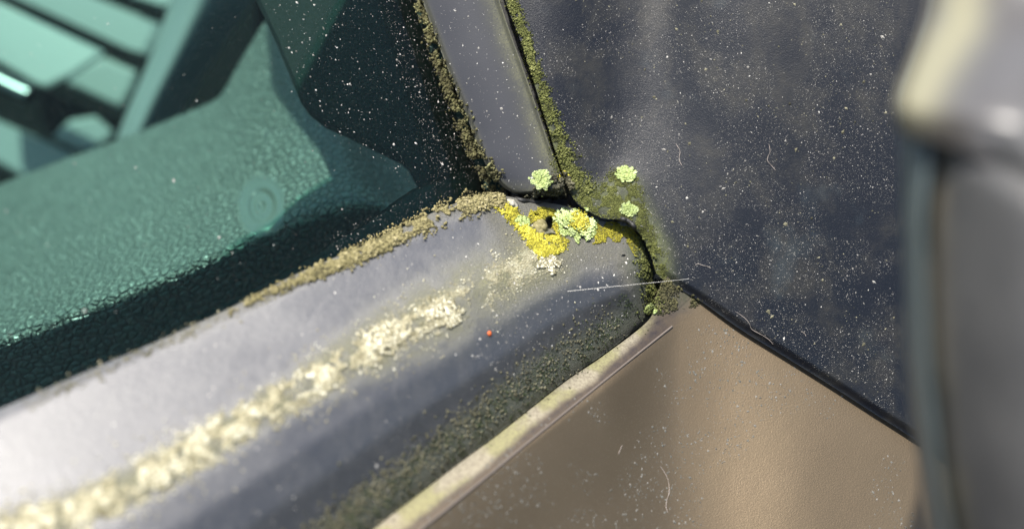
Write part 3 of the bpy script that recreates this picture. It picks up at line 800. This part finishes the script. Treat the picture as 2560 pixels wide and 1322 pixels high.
# yellow lichens
yp1 = [(1236, 508), (1275, 518), (1300, 540), (1310, 560), (1345, 590), (1400, 592), (1418, 612), (1400, 626), (1372, 640), (1345, 640), (1328, 610), (1300, 575), (1268, 540)]
x, y = scatter_poly(yp1, 6000)
x = x + rng.normal(0, 5, len(x)); y = y + rng.normal(0, 5, len(y)); k = (fbm(x, y, 16, 3, 6) > .30) & (np.hypot((x - 1372) / 13, (y - 560) / 20) > 1); x = x[k]; y = y[k]
p1 = crust(x, y, .004, .018, (-.15, 1.1), .6, .2, pile=.022, power=1.6)
pack("yellow_lichen", [p1], M["yellow"], "bright yellow lichen patch below the small hole in the corner", "lichen")
yp2 = [(1328, 520), (1360, 518), (1400, 530), (1410, 560), (1395, 590), (1372, 560), (1350, 550), (1326, 560), (1318, 545)]
x, y = scatter_poly(yp2, 3500); k = (fbm(x, y, 18, 3, 7) > .42) & (np.hypot((x - 1372) / 12, (y - 558) / 18) > 1); 
p1 = crust(x[k], y[k], .004, .012, (-.2, .8), .6, .3, pile=.03)
pack("yellow_lichen", [p1], M["yellow"], "thin yellow lichen scurf between the small hole and the large green lichen", "lichen")
yp3 = [(1475, 556), (1540, 556), (1590, 575), (1602, 600), (1612, 640), (1592, 650), (1570, 612), (1530, 604), (1480, 612)]
x, y = scatter_poly(yp3, 5000); k = fbm(x, y, 20, 3, 17) > .40
p1 = crust(x[k], y[k], .004, .012, (-.2, .6), .6, .3, pile=.03)
pack("yellow_lichen", [p1], M["yellow"], "dull yellow lichen stretching right of the large green lichen to the black panel", "lichen")
x, y = scatter_line([(1590, 590), (1606, 630), (1618, 680), (1630, 740), (1628, 785)], 1500, 10)
p1 = crust(x, y, .006, .020, (.0, .8), .8, .3, pile=.03)
pack("yellow_lichen", [p1], M["moss"], "yellow-green lichen trail down the rounded right end of the grey trim", "lichen", kind="stuff")

# leafy lichens, each its own thing
ros = [(1438, 562, 56, 170, "lime", "large pale green rosette lichen with yellow centre, biggest in the corner"),
       (1350, 454, 27, 80, "lime", "small bright green leafy lichen at the foot of the upright strip"),
       (1564, 437, 25, 70, "lime", "pale mint lichen dab on the black panel above the corner"),
       (1572, 524, 22, 50, "lime", "light green lichen cluster on the panel edge right of the large rosette"),
       (1304, 556, 19, 40, "lime", "small pale green lichen among yellow, left of the large rosette"),
       (1372, 664, 29, 80, "cream", "pale cream lichen just below the bright yellow patch"),
       (1625, 772, 17, 40, "lime", "little green lichen at the lower right tip of the grey trim"),
       (1406, 440, 18, 40, "yellow", "mossy yellow-green tuft at the top of the joint beside the upright strip"),
       (960, 845, 48, 110, "cream", "bright white-cream lichen clump, left one of two on the ridge"),
       (1112, 782, 46, 100, "cream", "bright white-cream lichen clump, right one of two on the ridge"),
       (400, 1190, 40, 90, "cream", "blurred cream lichen clump near the lower left of the ridge")]
for (cx, cy, R_, n_, mk, lab) in ros:
    sq = .8
    if mk == 'cream': n_ = 5
    V, F, t = lobes(cx, cy, R_ * (.5 if mk == 'cream' else 1), n_, (.50, 1.1) if mk == "lime" else (.45, 1.1), squash=sq, raise_=.13 if cx == 1350 else 0, size=.26 if n_ > 150 else .34)
    nb_ = int(R_ * R_ * (.75 if mk == 'cream' else .9)); a_ = rng.random(nb_) * 6.283; q_ = np.sqrt(rng.random(nb_)) * R_ * 1.05
    bx = cx + q_ * np.cos(a_); by = cy + q_ * np.sin(a_) * sq
    kk = fbm(bx, by, 15, 3, int(cx)) > .27 + .30 * (q_ / R_) ** 2; bx = bx[kk]; by = by[kk]
    Pb, Nb, ok = cast(bx, by); Pb = Pb[ok] + Nb[ok] * (.012 + (.13 if cx == 1350 else 0)) * CM; Vb, Fb, kb = blobs(Pb, Nb[ok], .006 + .014 * rng.random(ok.sum()), .5, .25, .2)
    m0 = len(V); V = np.concatenate((V, Vb)); F = np.concatenate((F, Fb + m0)); t = np.r_[t * .75, np.repeat((.05 if mk == 'cream' else .05) + (.9 if mk == 'cream' else .65) * rng.random(len(Pb)) ** (1.3 if mk == 'cream' else 1), kb)]
    o = pack("leafy_lichen", [(V, F, t)], M[mk], lab, "lichen")
    if cx == 1438:
        x = cx + 8 + rng.normal(0, 10, 520); y = cy - 2 + rng.normal(0, 10, 520)
        P, Nn, ok = cast(x, y); P = P[ok] + Nn[ok] * .055 * CM; Vb, Fb, k_ = blobs(P, Nn[ok], .007 + .013 * rng.random(ok.sum()), .8)
        c_ = pack("lichen_centre", [(Vb, Fb, np.repeat(rng.random(len(P)), k_))], M["yellow"], parent=o)

# grit stones in the corner
for (cx, cy, r_, lab) in [(1262, 484, 10, "grey grit lump at the seal corner, left of its neighbour"), (1288, 486, 10, "grey grit lump right of the first, under the upright strip"),
                      (1282, 510, 14, "rounded beige grit flake above the yellow lichen"), (1352, 566, 24, "tan grit scab beside the small dark hole"),
                      (1640, 692, 12, "white grit crumb where the trim, panel and door meet")]:
    P, Nn, ok = cast(np.array([cx]), np.array([cy]))
    # lumpy stone out of a subdivided icosahedron
    bm_v = ICO.copy(); f = ICF.copy()
    for _ in range(2):
        vs = [tuple(v) for v in bm_v]; cache = {}; nf = []
        def mid(a, b):
            k = (min(a, b), max(a, b))
            if k not in cache:
                m_ = (np.array(vs[a]) + np.array(vs[b])) / 2; m_ /= np.linalg.norm(m_); vs.append(tuple(m_)); cache[k] = len(vs) - 1
            return cache[k]
        for a, b, c in f:
            ab, bc, ca = mid(a, b), mid(b, c), mid(c, a); nf += [(a, ab, ca), (b, bc, ab), (c, ca, bc), (ab, bc, ca)]
        bm_v = np.array(vs); f = np.array(nf)
    disp = 1 + .55 * (fbm(bm_v[:, 0] + cx, bm_v[:, 1] + bm_v[:, 2] * 1.3, .55, 3, cx) - .5) * 2
    T, B = frames(Nn, 1); rc = r_ * K * 14 * CM
    q = bm_v * disp[:, None] * rc
    V = P[0] + q[:, 0:1] * T[0] + q[:, 1:2] * B[0] * .8 + (q[:, 2:3] * .38 + rc * .05) * Nn[0]
    pack("grit_stone", [(V, f, np.clip(fbm(bm_v[:, 0], bm_v[:, 1], .3, 2, 4) * 1.1, 0, 1))], M["stone" if cx != 1352 else "tancrust"], lab, "grit")

# rubber lip, plus black tubes that put shade into the joints
def surf_line(pts, lift, n=40):
    s_ = spline(pts, n); P, Nn, ok = cast(s_[:, 0], s_[:, 1]); P = P + Nn * lift * CM
    k = ok; return P[k]
P = surf_line([(1262, 478), (1300, 500), (1360, 505), (1412, 492), (1440, 520), (1480, 545), (1520, 552), (1556, 548), (1580, 560), (1602, 592)], .0)
tube("dark_joint_tube", P[::2].tolist(), .034, M["gasket"], car, 8, 80)
P = surf_line([(1418, 486), (1430, 505), (1446, 522), (1470, 538)], .02)
tube("dark_joint_tube", P[::4].tolist(), .065, M["gasket"], car, 8, 40, lambda t: .4 + .6 * np.sin(np.pi * t))  # thick black tube puts the crevice's shade into a solid shape
P = surf_line([(1604, 592), (1620, 640), (1636, 690), (1642, 700)], .0)
tube("dark_joint_tube", P[::4].tolist(), .03, M["gasket"], car, 8, 40)
cs = spline(CREASE, 60); Pc, Nc, ok = cast(cs[:, 0], cs[:, 1]); Pc = Pc[ok] + Nc[ok] * .004 * CM
tube("film_edge", Pc[::3].tolist(), .016, M["line"], door_o, 8, 120)

# ------------------------------------------------------------ dust specks, mite, silk
def specks(region, n, r0, r1, mat, label, thr=None, tone=(.1, 1), elong=1.5, parent=None, seed=1, flat=.5):
    x, y = scatter_poly(region, n)
    if thr: k = fbm(x, y, thr[0], 4, seed) > thr[1]; x = x[k]; y = y[k]
    P, Nn, ok = cast(x, y); P = P[ok]; Nn = Nn[ok]; m = len(P)
    r = r0 + (r1 - r0) * rng.random(m) ** 9
    V, F, k = blobs(P, Nn, r, flat, .35, .1, elong, True)
    return pack("dust_speck", [(V, F, np.repeat(tone[0] + (tone[1] - tone[0]) * rng.random(m), k))], mat, label, "dust", kind="stuff", smooth=False)
panel_reg = [(1290, 0), (2235, 0), (2235, 1040), (1660, 690), (1440, 470)]
specks(panel_reg, 34000, .002, .007, M["white"], "fine pale dust specks all over the black panel", (110, .42), seed=4, tone=(0, .8))
specks(panel_reg, 600, .004, .018, M["white"], "larger pale dust grains on the black panel", (150, .44), seed=5, elong=2.2, tone=(0, .85))
specks([(1400, 0), (2235, 0), (2235, 1040), (1660, 690)], 700, .006, .026, M["greymoss"], "dull brown dirt crumbs in the streaks of the black panel", (90, .5), seed=14)
glass_reg = [(650, -20), (1040, -20), (1190, 420), (1060, 480), (800, 320)]
specks(glass_reg, 900, .003, .018, M["white"], "pale dust specks on the dark part of the glass", None)
specks([(950, -20), (1040, -20), (1210, 440), (1100, 510), (830, 640), (800, 600), (1080, 470)], 1000, .003, .012, M["white"], "dense fine dust on the black glass edge beside the moss", None)
specks([(0, 0), (650, 0), (1050, 480), (500, 760), (0, 900)], 90, .005, .024, M["white"], "few dust specks on the clear teal glass", None)
specks([(0, 1050), (1200, 500), (1580, 600), (1600, 760), (940, 1310), (0, 1310)], 3500, .002, .014, M["white"], "tiny pale dust specks on the grey trim", (130, .45), seed=24)
specks([(1280, 640), (1560, 600), (1610, 700), (1560, 820), (1300, 960), (1180, 900)], 900, .003, .015, M["white"], "denser pale dust on the dark right end of the grey trim", tone=(.3, 1))
specks([(1060, 0), (1240, 0), (1395, 440), (1280, 480), (1200, 400)], 420, .003, .015, M["white"], "tiny dust specks on the grey upright strip", None)
specks([(1000, 1322), (1720, 780), (1850, 830), (2250, 1080), (2300, 1322)], 16000, .002, .016, M["white"], "pale grit specks on the brown door paint", (140, .47), seed=34, tone=(.0, .25))

P, Nn, ok = cast(np.array([1223]), np.array([834]))
V, F, k = blobs(P, Nn, .034, .5, .12, .3, 1.3)
mite = tag(mesh_obj("mite", V, F, M["orange"], None), "tiny orange-red mite on the dark lower face of the grey trim", "mite")
silk_pts = []
for (px, py) in [(1418, 728), (1480, 718), (1560, 710), (1640, 703), (1722, 697)]:
    p, nn, ok = cast(np.array([px]), np.array([py])); 
    silk_pts.append(p[0] + (CC - p[0]) / np.linalg.norm(CC - p[0]) * .10 * CM)
silk_pts = np.array(silk_pts); tt = np.linspace(0, 1, 5)[:, None]
silk_pts = silk_pts[0] * (1 - tt) + silk_pts[-1] * tt + (CC - silk_pts[0]) / np.linalg.norm(CC - silk_pts[0]) * .25 * CM * np.sin(np.pi * tt)
tag(tube("silk_thread", silk_pts.tolist(), .0022, M["silk"], None, 5, 40), "thin pale spider silk thread stretched across the dark end of the trim", "thread")

# hair-like fibres stuck to the surfaces
for pts, lab in [([(1738, 664), (1744, 659), (1756, 663), (1772, 667), (1779, 672)], "short curved pale fibre on the black panel right of the silk thread"),
                 ([(1838, 778), (1868, 800), (1880, 822), (1905, 836), (1925, 850), (1938, 866)], "long kinked white fibre near the lower edge of the black panel"),
                 ([(1922, 360), (1925, 380), (1918, 400), (1932, 418), (1942, 430)], "crooked tan fibre in a dirt streak of the upper black panel"),
                 ([(1690, 360), (1700, 378), (1698, 400), (1708, 418)], "faint wavy fibre left of the dirt streak on the black panel"),
                 ([(2002, 828), (2010, 832), (2016, 842)], "tiny curled white fibre low on the black panel"),
                 ([(1650, 1165), (1668, 1195), (1672, 1230), (1664, 1262), (1672, 1290)], "thin pale hair lying on the brown door paint"),
                 ([(1545, 1135), (1552, 1118), (1556, 1112)], "short hooked hair on the brown door paint")]:
    P = surf_line(pts, .008, 24)
    if len(P) > 8: tag(tube("fibre", P[::3].tolist(), .0036, M["fib"], None, 5, 40, lambda t: .5 + .6 * np.abs(np.sin(t * 9))), lab, "fibre")
